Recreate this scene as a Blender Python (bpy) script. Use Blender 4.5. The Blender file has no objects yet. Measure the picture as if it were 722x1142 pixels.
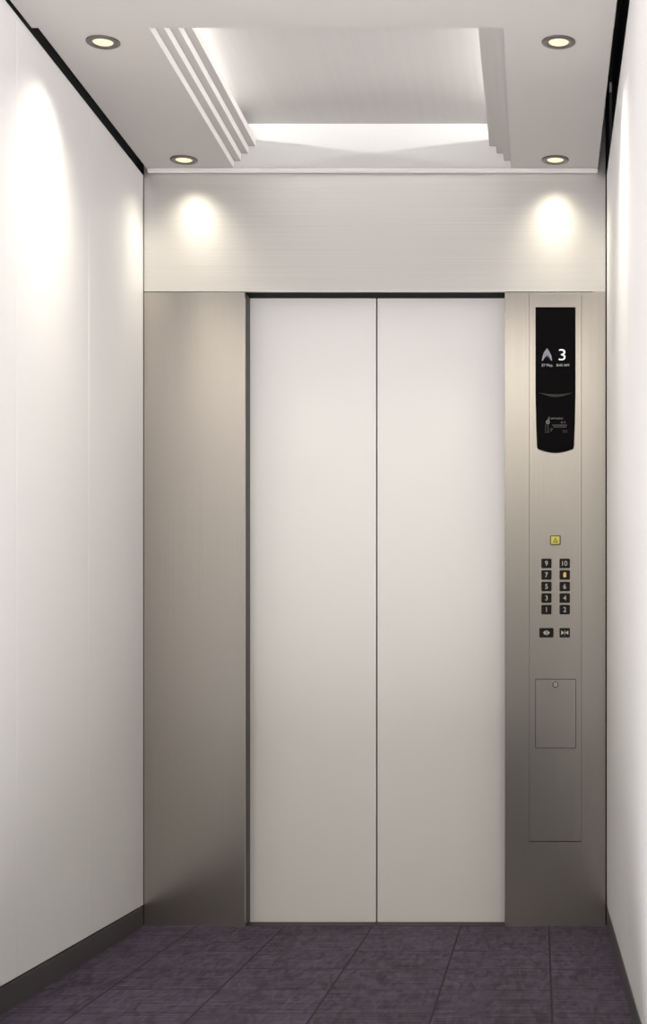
import bpy, bmesh, math, random
from mathutils import Vector, Matrix

# ------------------------------------------------------------------ scale
S = 0.00305                      # metres per pixel measured on the front wall
D = 5.30                         # camera to front wall
CX, CZ = 603.0, 757.0            # vanishing point
def X(px): return (px - 418.5) * S
def Z(py): return (1033.0 - py) * S

# ------------------------------------------------------------------ camera
scene = bpy.context.scene
cd = bpy.data.cameras.new('camera')
cam = bpy.data.objects.new('camera', cd)
scene.collection.objects.link(cam)
cam.location = (X(CX), -D, Z(CZ))
cam.rotation_euler = (math.pi/2, 0, 0)
cd.sensor_fit = 'VERTICAL'; cd.sensor_height = 36.0; cd.sensor_width = 36.0
cd.lens = 36.0 * (D / S) / 1142.0
cd.shift_x = -(CX - 361.0) / 1142.0
cd.shift_y = (CZ - 571.0) / 1142.0
cd.clip_start = 0.05; cd.clip_end = 100
scene.camera = cam

# ------------------------------------------------------------------ world (the open end of the car: added brightness below to light the cabin, dark band at the horizon, bright band above it)
w = bpy.data.worlds.new('world'); scene.world = w; w.use_nodes = True
nt = w.node_tree; nt.nodes.clear()
tc = nt.nodes.new('ShaderNodeTexCoord'); sp = nt.nodes.new('ShaderNodeSeparateXYZ')
rp = nt.nodes.new('ShaderNodeValToRGB'); bg = nt.nodes.new('ShaderNodeBackground')
mr = nt.nodes.new('ShaderNodeMapRange'); mr.inputs['From Min'].default_value = -1; mr.inputs['From Max'].default_value = 1
ow = nt.nodes.new('ShaderNodeOutputWorld')
nt.links.new(tc.outputs['Generated'], sp.inputs[0]); nt.links.new(sp.outputs['Z'], mr.inputs['Value'])
nt.links.new(mr.outputs[0], rp.inputs[0]); nt.links.new(rp.outputs[0], bg.inputs[0]); nt.links.new(bg.outputs[0], ow.inputs[0])
WR = [(0.0, (1.0, 0.965, 0.975)), (0.345, (1.0, 0.965, 0.975)), (0.375, (0.012, 0.012, 0.013)), (0.50, (0.012, 0.012, 0.013)), (0.55, (0.04, 0.038, 0.036)),
      (0.575, (0.13, 0.122, 0.108)), (0.61, (0.64, 0.605, 0.54)), (0.66, (0.84, 0.80, 0.72)), (0.69, (0.02, 0.02, 0.02)), (1.0, (0.02, 0.02, 0.02))]
els = rp.color_ramp.elements
els[0].position, els[0].color = WR[0][0], WR[0][1] + (1,)
els[1].position, els[1].color = WR[-1][0], WR[-1][1] + (1,)
for p, c in WR[1:-1]:
    e = els.new(p); e.color = c + (1,)
bg.inputs[1].default_value = 4.9

vs = scene.view_settings
vs.view_transform = 'Standard'; vs.look = 'None'; vs.gamma = 1; vs.exposure = 0.0
vs.use_curve_mapping = False
LAMP_W = 66.0; COVE_W = 12.0; TILT = -35; CONE = 128; WARM = (1.0, 0.91, 0.74)

# ------------------------------------------------------------------ materials
def mat(name, col, rough=0.5, metal=0.0, spec=0.5, emit=None, estr=0.0, coat=0.0):
    m = bpy.data.materials.new(name); m.use_nodes = True
    b = m.node_tree.nodes['Principled BSDF']
    b.inputs['Base Color'].default_value = tuple(col) + (1,)
    b.inputs['Roughness'].default_value = rough; b.inputs['Metallic'].default_value = metal
    b.inputs['Specular IOR Level'].default_value = spec
    b.inputs['Coat Weight'].default_value = coat; b.inputs['Coat Roughness'].default_value = 0.03
    if emit: b.inputs['Emission Color'].default_value = tuple(emit) + (1,); b.inputs['Emission Strength'].default_value = estr
    return m

def brushed(name, col, rough, scale, amt=0.05, bump=0.006, metal=1.0):
    """brushed metal; scale stretches the noise: a small number along the brushing direction"""
    m = mat(name, col, rough, metal)
    n = m.node_tree.nodes; l = m.node_tree.links; b = n['Principled BSDF']
    t = n.new('ShaderNodeTexCoord'); mp = n.new('ShaderNodeMapping'); mp.inputs['Scale'].default_value = scale
    no = n.new('ShaderNodeTexNoise'); no.inputs['Scale'].default_value = 1; no.inputs['Detail'].default_value = 4
    l.new(t.outputs['Object'], mp.inputs[0]); l.new(mp.outputs[0], no.inputs['Vector'])
    cr = n.new('ShaderNodeValToRGB'); e = cr.color_ramp.elements
    e[0].position, e[1].position = 0.25, 0.75
    e[0].color = tuple(c*(1-amt) for c in col) + (1,); e[1].color = tuple(min(1, c*(1+amt)) for c in col) + (1,)
    l.new(no.outputs['Fac'], cr.inputs[0]); l.new(cr.outputs[0], b.inputs['Base Color'])
    bu = n.new('ShaderNodeBump'); bu.inputs['Strength'].default_value = bump; bu.inputs['Distance'].default_value = 0.001
    l.new(no.outputs['Fac'], bu.inputs['Height']); l.new(bu.outputs[0], b.inputs['Normal'])
    return m

STEEL = (0.50, 0.468, 0.432)
m_steel_v = brushed('brushed_steel_vertical', STEEL, 0.24, (420, 420, 1.2), 0.05)
m_steel_h = brushed('brushed_steel_horizontal', (0.75, 0.735, 0.71), 0.46, (1.2, 420, 300), 0.05)
m_reflector = brushed('brushed_reflector', (0.40, 0.388, 0.375), 0.42, (90, 1.0, 90), 0.03, metal=0.45)
m_wall = mat("white_gloss_laminate", (0.80, 0.797, 0.802), 0.42, 0, 0.2)
m_door = mat('pearl_door_enamel', (0.86, 0.845, 0.83), 0.42, 0, 0.5)
m_jamb = mat('dark_jamb_steel', (0.07, 0.068, 0.066), 0.5, 0.6)
m_head = mat('black_head_steel', (0.004, 0.005, 0.004), 0.7, 0, 0.1)
m_base = mat('skirting_steel', (0.14, 0.135, 0.135), 0.42, 0.7)
m_backing_shade = mat('charcoal_backing_shade', (0.03, 0.029, 0.03), 0.8)
m_gap = mat('black_gap', (0.004, 0.004, 0.004), 0.9)
m_ceil = mat("warm_grey_paint", (0.39, 0.372, 0.355), 0.55)
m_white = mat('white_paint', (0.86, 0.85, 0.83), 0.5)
m_well = mat('off_white_well_paint', (0.53, 0.525, 0.515), 0.6)
m_rail = mat('pale_rail_paint', (0.72, 0.70, 0.68), 0.45)
m_sill = mat('dark_sill_aluminium', (0.05, 0.047, 0.052), 0.5, 0.6)
m_rubber = mat('black_rubber', (0.01, 0.01, 0.01), 0.7)
m_roof = mat('dark_roof', (0.05, 0.05, 0.05), 0.8)
m_ring = mat('grey_trim_ring', (0.10, 0.092, 0.086), 0.4, 0.5)
m_cone = mat('lamp_reflector', (0.55, 0.45, 0.33), 0.25, 0.9)
m_lens = mat("warm_lens", (0.3, 0.25, 0.2), 0.4, emit=(1.0, 0.82, 0.50), estr=0.95)
m_led = mat('cool_strip_lens', (1, 1, 1), 0.4, emit=(1, 0.98, 0.95), estr=2.0)
m_glass = mat('black_display_glass', (0.004, 0.0036, 0.004), 0.3, 0, 0.02)
m_glow = mat('display_white', (0.9, 0.9, 0.9), 0.5, emit=(1, 1, 1), estr=1.0)
m_dots = mat('display_dots', (0.6, 0.6, 0.7), 0.5, emit=(0.82, 0.82, 0.98), estr=1.0)
m_dim = mat('display_small_text', (0.3, 0.3, 0.3), 0.5, emit=(0.7, 0.7, 0.7), estr=0.45)
m_print = mat('grey_print', (0.08, 0.08, 0.078), 0.7)
m_printl = mat('pale_print', (0.22, 0.22, 0.21), 0.7)
m_glare = mat('satin_black_glare', (0.028, 0.028, 0.028), 0.42, 0.0, 0.15)
m_btn = mat('black_button', (0.014, 0.011, 0.010), 0.30, 0, 0.15)
m_num = mat('button_white', (0.52, 0.52, 0.50), 0.5)
m_amber = mat('button_amber', (0.9, 0.6, 0.2), 0.5, emit=(1.0, 0.62, 0.15), estr=0.45)
m_yellow = mat('alarm_yellow', (0.62, 0.58, 0.12), 0.4)
m_olive = mat('alarm_olive', (0.11, 0.105, 0.01), 0.5)
m_lock = mat('key_cylinder', (0.55, 0.53, 0.50), 0.3, 0.9)

def floor_mat():
    m = mat('purple_grey_floor_tile', (0.1, 0.1, 0.1), 0.65, 0, 0.2)
    n = m.node_tree.nodes; l = m.node_tree.links; b = n['Principled BSDF']
    t = n.new('ShaderNodeTexCoord')
    T = 98.3 * S
    mp = n.new('ShaderNodeMapping'); mp.inputs['Location'].default_value = (-X(514.2)/T, 0.78/T, 0)
    mp.inputs['Scale'].default_value = (1/T, 1/T, 1)
    l.new(t.outputs['Object'], mp.inputs[0])
    sx = n.new('ShaderNodeSeparateXYZ'); l.new(mp.outputs[0], sx.inputs[0])
    def math_(op, a, bb=None):
        q = n.new('ShaderNodeMath'); q.operation = op
        for i, v in enumerate((a, bb)):
            if v is None: continue
            if isinstance(v, (int, float)): q.inputs[i].default_value = v
            else: l.new(v, q.inputs[i])
        return q.outputs[0]
    fx, fy = math_('FLOORED_MODULO', sx.outputs[0], 1.0), math_('FLOORED_MODULO', sx.outputs[1], 1.0)
    ex = math_('MINIMUM', fx, math_('SUBTRACT', 1.0, fx)); ey = math_('MINIMUM', fy, math_('SUBTRACT', 1.0, fy))
    grout = math_('LESS_THAN', math_('MINIMUM', ex, ey), 0.009)
    cx, cy = math_('FLOOR', sx.outputs[0]), math_('FLOOR', sx.outputs[1])
    cell = n.new('ShaderNodeCombineXYZ'); l.new(cx, cell.inputs[0]); l.new(cy, cell.inputs[1])
    wn = n.new('ShaderNodeTexWhiteNoise'); l.new(cell.outputs[0], wn.inputs['Vector'])
    # woven grain: fine horizontal lines plus slanted ripples shifted per tile
    add = n.new('ShaderNodeVectorMath'); add.operation = 'MULTIPLY_ADD'
    l.new(cell.outputs[0], add.inputs[0]); add.inputs[1].default_value = (3.7, 5.3, 0); l.new(t.outputs['Object'], add.inputs[2])
    m1 = n.new('ShaderNodeMapping'); m1.inputs['Scale'].default_value = (5, 110, 1); l.new(add.outputs[0], m1.inputs[0])
    n1 = n.new('ShaderNodeTexNoise'); n1.inputs['Scale'].default_value = 1; n1.inputs['Detail'].default_value = 3; l.new(m1.outputs[0], n1.inputs['Vector'])
    m2 = n.new('ShaderNodeMapping'); m2.inputs['Scale'].default_value = (38, 9, 1); m2.inputs['Rotation'].default_value = (0, 0, 0.5); l.new(add.outputs[0], m2.inputs[0])
    n2 = n.new('ShaderNodeTexNoise'); n2.inputs['Scale'].default_value = 1; n2.inputs['Detail'].default_value = 3; n2.inputs['Distortion'].default_value = 1.2; l.new(m2.outputs[0], n2.inputs['Vector'])
    s = math_('ADD', math_('MULTIPLY', n1.outputs['Fac'], 0.55), math_('MULTIPLY', n2.outputs['Fac'], 0.45))
    s = math_('ADD', s, math_('MULTIPLY', math_('SUBTRACT', wn.outputs['Value'], 0.5), 0.05))
    cr = n.new('ShaderNodeValToRGB'); e = cr.color_ramp.elements
    e[0].position, e[1].position = 0.38, 0.62
    e[0].color = (0.012, 0.009, 0.017, 1); e[1].color = (0.082, 0.066, 0.106, 1)
    l.new(s, cr.inputs[0])
    mx = n.new('ShaderNodeMixRGB'); l.new(grout, mx.inputs[0]); l.new(cr.outputs[0], mx.inputs[1]); mx.inputs[2].default_value = (0.004, 0.003, 0.005, 1)
    l.new(mx.outputs[0], b.inputs['Base Color'])
    bu = n.new('ShaderNodeBump'); bu.inputs['Strength'].default_value = 0.25; bu.inputs['Distance'].default_value = 0.001
    l.new(s, bu.inputs['Height']); l.new(bu.outputs[0], b.inputs['Normal'])
    return m
m_floor = floor_mat()

# ------------------------------------------------------------------ helpers
COL = scene.collection
def tagg(o, label=None, cat=None, group=None, kind=None):
    for k, v in (('label', label), ('category', cat), ('group', group), ('kind', kind)):
        if v: o[k] = v
    return o
def empty(name, loc, **kw):
    o = bpy.data.objects.new(name, None); COL.objects.link(o); o.location = loc
    o.empty_display_size = 0.05
    return tagg(o, **kw)
def link(name, bm, m, parent=None, bevel=0, smooth=False, **kw):
    """bm is in world coordinates; children keep it relative to their parent chain"""
    me = bpy.data.meshes.new(name)
    bmesh.ops.recalc_face_normals(bm, faces=bm.faces)
    if parent is not None:
        off = Vector((0, 0, 0)); p = parent
        while p is not None: off += p.location; p = p.parent
        bmesh.ops.translate(bm, verts=bm.verts, vec=-off)
    bm.to_mesh(me); bm.free()
    if smooth:
        for p in me.polygons: p.use_smooth = True
    me.materials.append(m)
    o = bpy.data.objects.new(name, me); COL.objects.link(o)
    if parent is not None: o.parent = parent
    if bevel:
        b = o.modifiers.new('bevel', 'BEVEL'); b.width = bevel; b.segments = 2; b.limit_method = 'ANGLE'
    return tagg(o, **kw)
def box(x0, x1, y0, y1, z0, z1, bm=None):
    bm = bm or bmesh.new()
    vs_ = [bm.verts.new((x, y, z)) for z in (z0, z1) for y in (y0, y1) for x in (x0, x1)]
    for f in ((0,1,3,2), (4,5,7,6), (0,1,5,4), (2,3,7,6), (0,2,6,4), (1,3,7,5)):
        bm.faces.new([vs_[i] for i in f])
    return bm
def prism_y(pts, y0, y1, bm=None):
    """outline pts [(x,z)...] extruded from y0 (front) to y1"""
    bm = bm or bmesh.new()
    a = [bm.verts.new((x, y0, z)) for x, z in pts]; b = [bm.verts.new((x, y1, z)) for x, z in pts]
    bm.faces.new(a); bm.faces.new(b[::-1])
    for i in range(len(pts)):
        j = (i+1) % len(pts); bm.faces.new([a[i], b[i], b[j], a[j]])
    return bm
def rrect(x0, x1, z0, z1, r, n=5):
    out = []
    for cx, cz, a0 in ((x1-r, z1-r, 0), (x0+r, z1-r, 90), (x0+r, z0+r, 180), (x1-r, z0+r, 270)):
        for k in range(n+1):
            a = math.radians(a0 + 90*k/n); out.append((cx + r*math.cos(a), cz + r*math.sin(a)))
    return out
def lathe(cx, cy, prof, seg=48, bm=None):
    bm = bm or bmesh.new()
    rings = []
    for r, z in prof:
        if r < 1e-6: rings.append([bm.verts.new((cx, cy, z))])
        else: rings.append([bm.verts.new((cx + r*math.cos(2*math.pi*k/seg), cy + r*math.sin(2*math.pi*k/seg), z)) for k in range(seg)])
    for A, B in zip(rings, rings[1:]):
        for k in range(seg):
            k2 = (k+1) % seg
            if len(A) == 1 and len(B) == 1: continue
            if len(A) == 1: bm.faces.new([A[0], B[k], B[k2]])
            elif len(B) == 1: bm.faces.new([A[k], A[k2], B[0]])
            else: bm.faces.new([A[k], A[k2], B[k2], B[k]])
    return bm
def text_bm(body, size, cx, cz, y, bold=0.0, sx=1.0, depth=0.0004, width=None):
    """writing facing the camera (-Y), centred on cx, cz; size is the height of a capital"""
    cu = bpy.data.curves.new('t', 'FONT'); cu.body = body; cu.size = 1.0; cu.align_x = 'LEFT'
    cu.offset = bold; cu.resolution_u = 4
    ob = bpy.data.objects.new('t', cu); COL.objects.link(ob)
    dg = bpy.context.evaluated_depsgraph_get(); me = bpy.data.meshes.new_from_object(ob.evaluated_get(dg))
    bm = bmesh.new(); bm.from_mesh(me)
    bpy.data.objects.remove(ob); bpy.data.curves.remove(cu); bpy.data.meshes.remove(me)
    xs = [v.co.x for v in bm.verts]; ys = [v.co.y for v in bm.verts]
    mx, my = (min(xs)+max(xs))/2, (min(ys)+max(ys))/2
    h = 0.72; s = size / h
    fx = s*sx if width is None else width/(max(xs)-min(xs))
    for v in bm.verts: v.co = Vector((cx + (v.co.x-mx)*fx, y, cz + (v.co.y-my)*s))
    r = bmesh.ops.extrude_face_region(bm, geom=bm.faces[:])
    for v in r['geom']:
        if isinstance(v, bmesh.types.BMVert): v.co.y += depth
    return bm

# ------------------------------------------------------------------ room shell
XL, XR = X(160), X(677)
HC = Z(190)                      # underside of the ceiling side panels
HT = HC + 0.34
YB = -2.10                       # rear edge of the car
link('floor', box(XL-0.10, XR+0.05, YB, 0.004, -0.03, 0), m_floor, kind='structure')

def side_wall(name, x, sgn, seams):
    """laminate panels that stop at a recessed dark strip standing in for shade under the suspended ceiling"""
    root = link(name, box(*sorted((x + sgn*0.022, x + sgn*0.05)), YB, 0.11, -0.03, HT), m_backing_shade, kind='structure')  # dark backing, bared at the top in place of soft ceiling shade
    ys = [0.0] + seams + [YB]
    for a, c in zip(ys, ys[1:]):
        link('wall_panel', box(*sorted((x, x + sgn*0.021)), c+0.0005, a-0.0005, 22*S+0.0045, HC-0.016), m_wall, root, bevel=0.002)
    return root
side_wall('wall_left', XL, -1, [-0.64, -1.28])
side_wall('wall_right', XR, 1, [-0.64, -1.28])
link('baseboard_left', box(XL-0.020, XL+0.0005, YB, -0.001, 0, 22*S), m_base, kind='structure', bevel=0.001)
link('baseboard_right', box(XR-0.0005, XR+0.020, YB, -0.001, 0, 22*S), m_base, kind='structure', bevel=0.001)

# ------------------------------------------------------------------ front wall with steel panels
wf = empty('wall_front', (0, 0.05, 0), kind='structure')
ZS = Z(325.3)                    # seam between header and returns
OL, OR = X(273.3), X(563.3)      # door opening
link('header_panel', box(XL+0.002, X(675.6), 0, 0.014, ZS+0.001, HT-0.01), m_steel_h, wf, bevel=0.0008)
link('return_panel', box(XL+0.002, OL, 0, 0.014, 0.001, ZS-0.0015), m_steel_v, wf, bevel=0.0004)
xe = X(675.6)
link('return_panel', prism_y([(OR, 0.001), (xe, 0.001), (xe, ZS+0.0008), (X(662), ZS+0.0008), (X(662), ZS-0.0015), (OR, ZS-0.0015)], 0, 0.014), m_steel_v, wf, bevel=0.0004)
link('door_jamb', box(OL-0.012, OL, 0.0145, 0.12, 0.001, ZS), m_jamb, wf)
link('door_jamb', box(OR, OR+0.012, 0.0145, 0.12, 0.001, ZS), m_jamb, wf)
link('door_head', box(OL-0.012, OR+0.012, 0.0145, 0.12, ZS+0.0005, ZS+0.04), m_head, wf)
b = box(XL-0.09, OL-0.012, 0.016, 0.03, 0, HT-0.01); box(OR+0.012, XR+0.01, 0.016, 0.03, 0, HT-0.01, b); box(OL-0.012, OR+0.012, 0.016, 0.03, ZS+0.041, HT-0.01, b)
link('wall_backing', b, m_gap, wf)

# ------------------------------------------------------------------ sliding doors
YD = 0.095
K = (D + YD) / D
def Xd(px): return X(CX) + (px - CX)*S*K
def Zd(py): return Z(CZ) - (py - CZ)*S*K
DC = Xd(420.6)
zd0 = Zd(1028.4)
d1 = link('door_1', box(OL-0.03, DC-0.0030, YD, YD+0.035, zd0, ZS+0.05), m_door, kind='structure', bevel=0.0015)
d2 = link('door_2', box(DC+0.0016, OR+0.05, YD, YD+0.035, zd0, ZS+0.05), m_door, kind='structure', bevel=0.0015)
link('edge_seal', box(DC-0.0029, DC+0.0015, YD+0.030, YD+0.034, zd0, ZS+0.05), m_gap, d1)
b = box(OL-0.012, OR+0.012, 0.0045, 0.19, -0.03, -0.001)
for k in range(3): box(OL-0.012, OR+0.012, 0.012 + k*0.026, 0.030 + k*0.026, -0.002, 0.0, b)
link('trim_1', b, m_sill, kind='structure')
link('wall_back', box(XL-0.12, XR+0.06, 0.20, 0.22, -0.03, HT), m_gap, kind='structure')

# ------------------------------------------------------------------ ceiling
ce = empty('ceiling', (0, -0.6, HC), kind='structure')
YW = -0.2232 * D                 # near end of the light well
YF = -0.022
CL, CR = X(165.3), X(666.8)      # outer edges of the suspended ceiling
st = 8.07 * S
for k in range(4):
    link('step_panel', box(CL, X(262.2)+k*st, YW, YF, HC + k*st + (0.0003 if k else 0), HC + (k+1)*st), m_ceil, ce)
    link('step_panel', box(X(570.6)-k*st, CR, YW, YF, HC + k*st + (0.0003 if k else 0), HC + (k+1)*st), m_ceil, ce)
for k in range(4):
    link('riser_highlight', box(X(262.2)+k*st, X(262.2)+k*st+0.0012, YW, YF-0.0002, HC+k*st, HC+(k+1)*st-0.0002), m_white, ce)  # white strips on the left risers stand in for well light on them
link('front_rail', box(CL+0.004, CR, YF-0.004, YF+0.012, HC-0.012, HC-0.0003), m_rail, ce, bevel=0.001)
link('rear_panel', box(CL-0.010, CR, YB, YW, HC-0.010, HC+0.06), m_ceil, ce, bevel=0.001)
ZT = Z(CZ) + (CZ-138)*S*(D+YF)/D     # underside of the brushed reflector
WL, WRt = X(205), X(627)
link('well_front', box(WL, WRt, YF, YF+0.010, HC, ZT+0.02), m_well, ce)
link('well_side', box(WL-0.010, WL, YW-0.01, YF, HC+4*st+0.001, ZT+0.02), m_white, ce)
link('well_side', box(WRt, WRt+0.010, YW-0.01, YF, HC+4*st+0.001, ZT+0.02), m_white, ce)
link('well_rear', box(WL, WRt, YW-0.010, YW, HC+0.061, ZT+0.02), m_white, ce)
link('reflector_panel', box(WL, WRt, YW, YF, ZT, ZT+0.008), m_reflector, ce)
link('roof', box(XL-0.12, XR+0.06, YB, 0.22, HT, HT+0.02), m_roof, ce)

# cove strips lying on the top steps, hidden from the camera by them
for px, lab in ((238, 'left'), (595, 'right')):
    r = empty('cove_strip_light', (X(px), (YW+YF)/2, HC+4*st), label='long concealed strip light above the %s ceiling steps' % lab, cat='strip light')
    link('strip_housing', box(X(px)-0.012, X(px)+0.012, YW+0.03, YF-0.03, HC+4*st, HC+4*st+0.010), m_white, r)
    link('strip_lens', box(X(px)-0.009, X(px)+0.009, YW+0.035, YF-0.035, HC+4*st+0.010, HC+4*st+0.014), m_led, r)
    ld = bpy.data.lights.new('strip_glow', 'AREA'); ld.shape = 'RECTANGLE'; ld.size = 0.018; ld.size_y = abs(YW-YF)-0.36
    ld.energy = COVE_W; ld.color = (1, 0.975, 0.95)
    lo = bpy.data.objects.new('strip_glow', ld); COL.objects.link(lo); lo.parent = r; lo.location = (0, 0, 0.016)
    lo.rotation_euler = (math.pi, (-1 if lab == 'left' else 1)*math.radians(TILT), 0)

# ------------------------------------------------------------------ downlights
def downlight(x, y, label, w=1.0):
    z = HC
    R = 29.8*S/2
    root = empty('downlight', (x, y, z), label=label, cat='ceiling light', group='round recessed ceiling downlights')
    link('trim_ring', lathe(x, y, [(R, z), (R, z-0.0025), (R-0.003, z-0.0045), (R*0.68, z-0.0045), (R*0.62, z-0.003), (R*0.60, z-0.0008)]), m_ring, root, smooth=True)
    link('lamp_lens', lathe(x, y, [(0, z-0.0016), (R*0.60, z-0.0012)]), m_lens, root)
    ld = bpy.data.lights.new('lamp_glow', 'SPOT'); ld.energy = LAMP_W*w; ld.color = WARM
    ld.spot_size = math.radians(CONE); ld.spot_blend = 1.0; ld.shadow_soft_size = 0.042
    # photometric profile of the fixture: a strong narrow core and a weak wide skirt
    ld.use_nodes = True
    n = ld.node_tree.nodes; l = ld.node_tree.links; em = n['Emission']
    tcn = n.new('ShaderNodeTexCoord'); sz = n.new('ShaderNodeSeparateXYZ'); l.new(tcn.outputs['Normal'], sz.inputs[0])
    ab = n.new('ShaderNodeMath'); ab.operation = 'ABSOLUTE'; l.new(sz.outputs['Z'], ab.inputs[0])
    pw = n.new('ShaderNodeMath'); pw.operation = 'POWER'; l.new(ab.outputs[0], pw.inputs[0]); pw.inputs[1].default_value = 4
    ma = n.new('ShaderNodeMath'); ma.operation = 'MULTIPLY_ADD'; l.new(pw.outputs[0], ma.inputs[0]); ma.inputs[1].default_value = 0.8; ma.inputs[2].default_value = 0.20
    l.new(ma.outputs[0], em.inputs['Strength'])
    lo = bpy.data.objects.new('lamp_glow', ld); COL.objects.link(lo); lo.parent = root; lo.location = (0, 0, -0.008)
XLl, XLr = X(603 - 389.5), X(603 + 16.3)
yF, yN = -0.0207*D, -0.2019*D
downlight(XLl, yF, 'front left ceiling downlight, above the plain steel panel beside the doors', 0.32)
downlight(XLr, yF, 'front right ceiling downlight, above the black display on the control panel', 0.32)
downlight(XLl, yN, 'left of the two downlights nearest the viewer, by the white left wall')
downlight(XLr, yN, 'right of the two downlights nearest the viewer, by the right wall')

# ------------------------------------------------------------------ car operating panel
op = empty('control_panel', (X(620), 0.0, Z(938)), label='tall brushed steel elevator control panel with display and buttons, right of doors', cat='control panel')
PY = -0.0035
link('face_plate', box(X(590.8), X(648.6), PY, -0.0007, Z(938), Z(328)), m_steel_v, op, bevel=0.0004)
link('plate_gap_shadow', box(X(590.8)-0.0009, X(648.6)+0.0009, -0.0006, -0.0002, Z(938)-0.0025, Z(328)+0.0009), m_gap, op)  # dark gap round the plate, dropped lower to paint its shadow line
# display housing: straight head, slightly tapering below, bowed foot
pts = [(597.6, 343.2), (642.2, 343.2), (642.2, 440), (641.6, 470), (640.6, 498), (639.6, 501)]
for k in range(1, 12):
    t = k/12; pts.append((639.6 - 39.6*t, 501 + 4.3*math.sin(math.pi*t)))
pts += [(600.0, 501), (599.2, 498), (598.2, 470), (597.6, 440)]
DY = PY - 0.006
du = link('display_unit', prism_y([(X(a), Z(b_)) for a, b_ in pts], DY, PY-0.0001), m_glass, op, bevel=0.0008, label='black glass floor display with bowed foot')
TY = DY - 0.0005
def arc():
    bm = bmesh.new(); rows = []
    for k in range(17):
        t = k/16; x = 601.5 + 37*t; sag = 3.6*math.sin(math.pi*t); th = 3.2*math.sin(math.pi*t) + 0.15
        zc = 438.6 + sag
        rows.append([bm.verts.new((X(x), TY+0.0005, Z(zc-th*0.6))), bm.verts.new((X(x), TY-0.0012*math.sin(math.pi*t), Z(zc))), bm.verts.new((X(x), TY+0.0005, Z(zc+th*0.4)))])
    for A, B in zip(rows, rows[1:]):
        for i in range(2): bm.faces.new([A[i], B[i], B[i+1], A[i+1]])
        bm.faces.new([A[0], A[2], B[2], B[0]])
    return bm
link('display_glare', arc(), m_glare, du, label='curved glare mark across the display')  # glare on the glass modelled as a paler raised arc
link('floor_digit', text_bm('3', 13.0*S, X(627.2), Z(396.3), TY, bold=-0.014, width=7.3*S), m_glow, du, label='white floor number 3')
# dotted up arrow
bm = bmesh.new()
rowsd = [(0,), (-1, 1), (-2, 0, 2), (-3, -1, 1, 3), (-4, -2, 2, 4), (-3.4, 3.4), (-4.4, 4.4)]
for r, xs in enumerate(rowsd):
    for x in xs:
        cx, cz, rr = X(610.4 + x*1.12), Z(390.4 + r*1.92), 0.58*S
        vsx = [bm.verts.new((cx + rr*math.cos(a*math.pi/4), TY, cz + rr*math.sin(a*math.pi/4))) for a in range(8)]
        f = bm.faces.new(vsx)
link('arrow_dots', bm, m_dots, du, label='dotted white up arrow')
link('date_text', text_bm('27 May,   8:45 AM', 2.9*S, X(619.6), Z(408.3), TY, bold=-0.008, width=30.5*S), m_dim, du)
# rating plate print
bm = text_bm('MITSUBISHI', 1.6*S, X(621.6), Z(467.2), TY, bold=0.01, width=13*S)
for (a, c) in ((612.6, 465.9), (611.8, 467.6), (613.4, 467.6)):
    vv = [bm.verts.new((X(a+p), TY, Z(c+q))) for p, q in ((-0.75, 0.75), (0.75, 0.75), (0, -0.8))]; bm.faces.new(vv)
link('maker_mark', bm, m_printl, du)
bm = bmesh.new(); ro, ri = 2.2*S, 1.0*S
A = [bm.verts.new((X(611.3)+ro*math.cos(k*math.pi/8), TY, Z(471.2)+ro*math.sin(k*math.pi/8))) for k in range(16)]
B = [bm.verts.new((X(611.3)+ri*math.cos(k*math.pi/8), TY, Z(471.2)+ri*math.sin(k*math.pi/8))) for k in range(16)]
for k in range(16): bm.faces.new([A[k], A[(k+1)%16], B[(k+1)%16], B[k]])
link('round_symbol', bm, m_printl, du)
bm = bmesh.new()
for a0 in (626.9, 630.0):
    v = [bm.verts.new((X(a0+p), TY, Z(471.2+q))) for p, q in ((-1.2, 1.4), (1.2, 1.4), (0, -1.6))]; bm.faces.new(v)
link('print_symbol', bm, m_print, du)
bm = bmesh.new()
for z_, xs in ((474.6, ((608.3, 609.3), (610.6, 612.4), (616.2, 632.5))), (476.6, ((608.3, 609.3), (610.6, 612.0), (617.5, 632.0))),
               (478.8, ((608.3, 609.3), (610.8, 612.6), (614.2, 616.8))), (480.9, ((608.3, 609.3), (610.8, 612.4), (614.0, 616.0), (628.4, 630.0), (631.4, 632.6))),
               (482.6, ((608.3, 609.3), (610.8, 612.4), (628.8, 629.8), (631.6, 632.6)))):
    for a, c in xs: box(X(a), X(c), TY, TY+0.0004, Z(z_+0.45), Z(z_-0.45), bm)
link('notice_lines', bm, m_print, du)

def button(cx, cz, wpx, hpx, m, label, glyph, gm):
    x0, x1, z0, z1 = X(cx-wpx/2), X(cx+wpx/2), Z(cz+hpx/2), Z(cz-hpx/2)
    bt = link('button', prism_y(rrect(x0, x1, z0, z1, 0.0035), PY-0.0035, PY-0.0002), m, op, bevel=0.0012, label=label)
    gy = PY - 0.0035 - 0.0004
    if isinstance(glyph, str):
        link('numeral', text_bm(glyph, 5.6*S, X(cx), Z(cz), gy, bold=0.0, sx=0.95), gm, bt)
    else:
        g = bmesh.new()
        for poly in glyph:
            prism_y([(X(cx+p), Z(cz+q)) for p, q in poly], gy, gy+0.0003, g)
        link('symbol', g, gm, bt)
    return bt
for r, (a, c) in enumerate((('9', '10'), ('7', '8'), ('5', '6'), ('3', '4'), ('1', '2'))):
    z_ = 628.4 + r*12.87
    button(609.8, z_, 11.4, 10.6, m_btn, 'black button for floor ' + a, a, m_num)
    button(630.2, z_, 11.6, 10.6, m_btn, 'black button for floor ' + c + (', number lit amber' if c == '8' else ''), c, m_amber if c == '8' else m_num)
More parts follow.
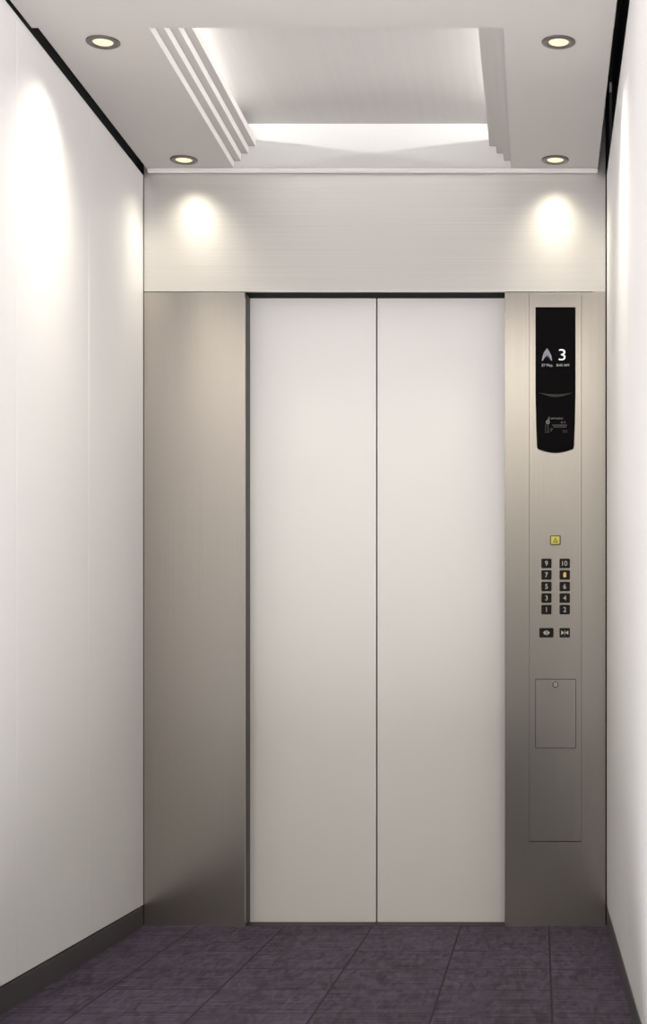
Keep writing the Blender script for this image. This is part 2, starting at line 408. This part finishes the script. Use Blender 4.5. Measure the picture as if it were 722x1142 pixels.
button(609.8, 705.7, 15.8, 10.6, m_btn, 'door open button', [[(-3.9, 0), (-0.9, -2.7), (-0.9, 2.7)], [(3.9, 0), (0.9, -2.7), (0.9, 2.7)], [(-0.3, -2.7), (0.3, -2.7), (0.3, 2.7), (-0.3, 2.7)]], m_num)
button(630.2, 705.7, 11.6, 10.6, m_btn, 'door close button', [[(-3.9, -2.4), (-0.7, 0), (-3.9, 2.4)], [(3.9, -2.4), (0.7, 0), (3.9, 2.4)], [(-0.3, -2.6), (0.3, -2.6), (0.3, 2.6), (-0.3, 2.6)]], m_num)
button(619.7, 602.6, 12.0, 10.8, m_olive, 'olive rim of the yellow alarm button', [[(-4.7, -4.1), (4.7, -4.1), (4.7, 4.1), (-4.7, 4.1)]], m_yellow)
al = button(619.7, 602.6, 9.4, 8.2, m_yellow, 'yellow alarm button', [[(-2.9, 2.5), (0, -2.9), (2.9, 2.5), (1.5, 1.5), (0, -1.1), (-1.5, 1.5)], [(-2.9, 2.5), (-1.5, 1.5), (1.5, 1.5), (2.9, 2.5)]], m_olive)
al.location.y = -0.0008

# service cabinet door: dark hairline gap round a flush steel leaf
b = box(X(597.4), X(642.8), PY-0.0006, PY+0.0005, Z(834.3), Z(757.2))
link('service_door_gap', b, m_gap, op)
sd = link('service_door', box(X(597.9), X(642.3), PY-0.0012, PY-0.0004, Z(833.8), Z(757.8)), m_steel_v, op, bevel=0.0002)
lk = Z(763.6)
def disc_y(cx, cz, prof, seg=24):
    bm = lathe(0, 0, prof, seg)
    bmesh.ops.rotate(bm, verts=bm.verts, cent=(0, 0, 0), matrix=Matrix.Rotation(math.pi/2, 3, 'X'))
    bmesh.ops.translate(bm, verts=bm.verts, vec=(cx, 0, cz)); return bm
q = -(PY-0.0012)
kl = link('key_lock', disc_y(X(619.8), lk, [(3.4*S, q), (3.4*S, q+0.0015), (2.5*S, q+0.002), (0, q+0.002)]), m_jamb, sd, label='small round key lock')
link('key_cylinder', disc_y(X(619.8), lk, [(2.4*S, q+0.0021), (2.2*S, q+0.003), (0, q+0.003)]), m_lock, kl)
link('keyhole', box(X(619.8)-0.0012, X(619.8)+0.0012, -(q+0.0034), -(q+0.0031), lk-0.003, lk+0.003), m_gap, kl)
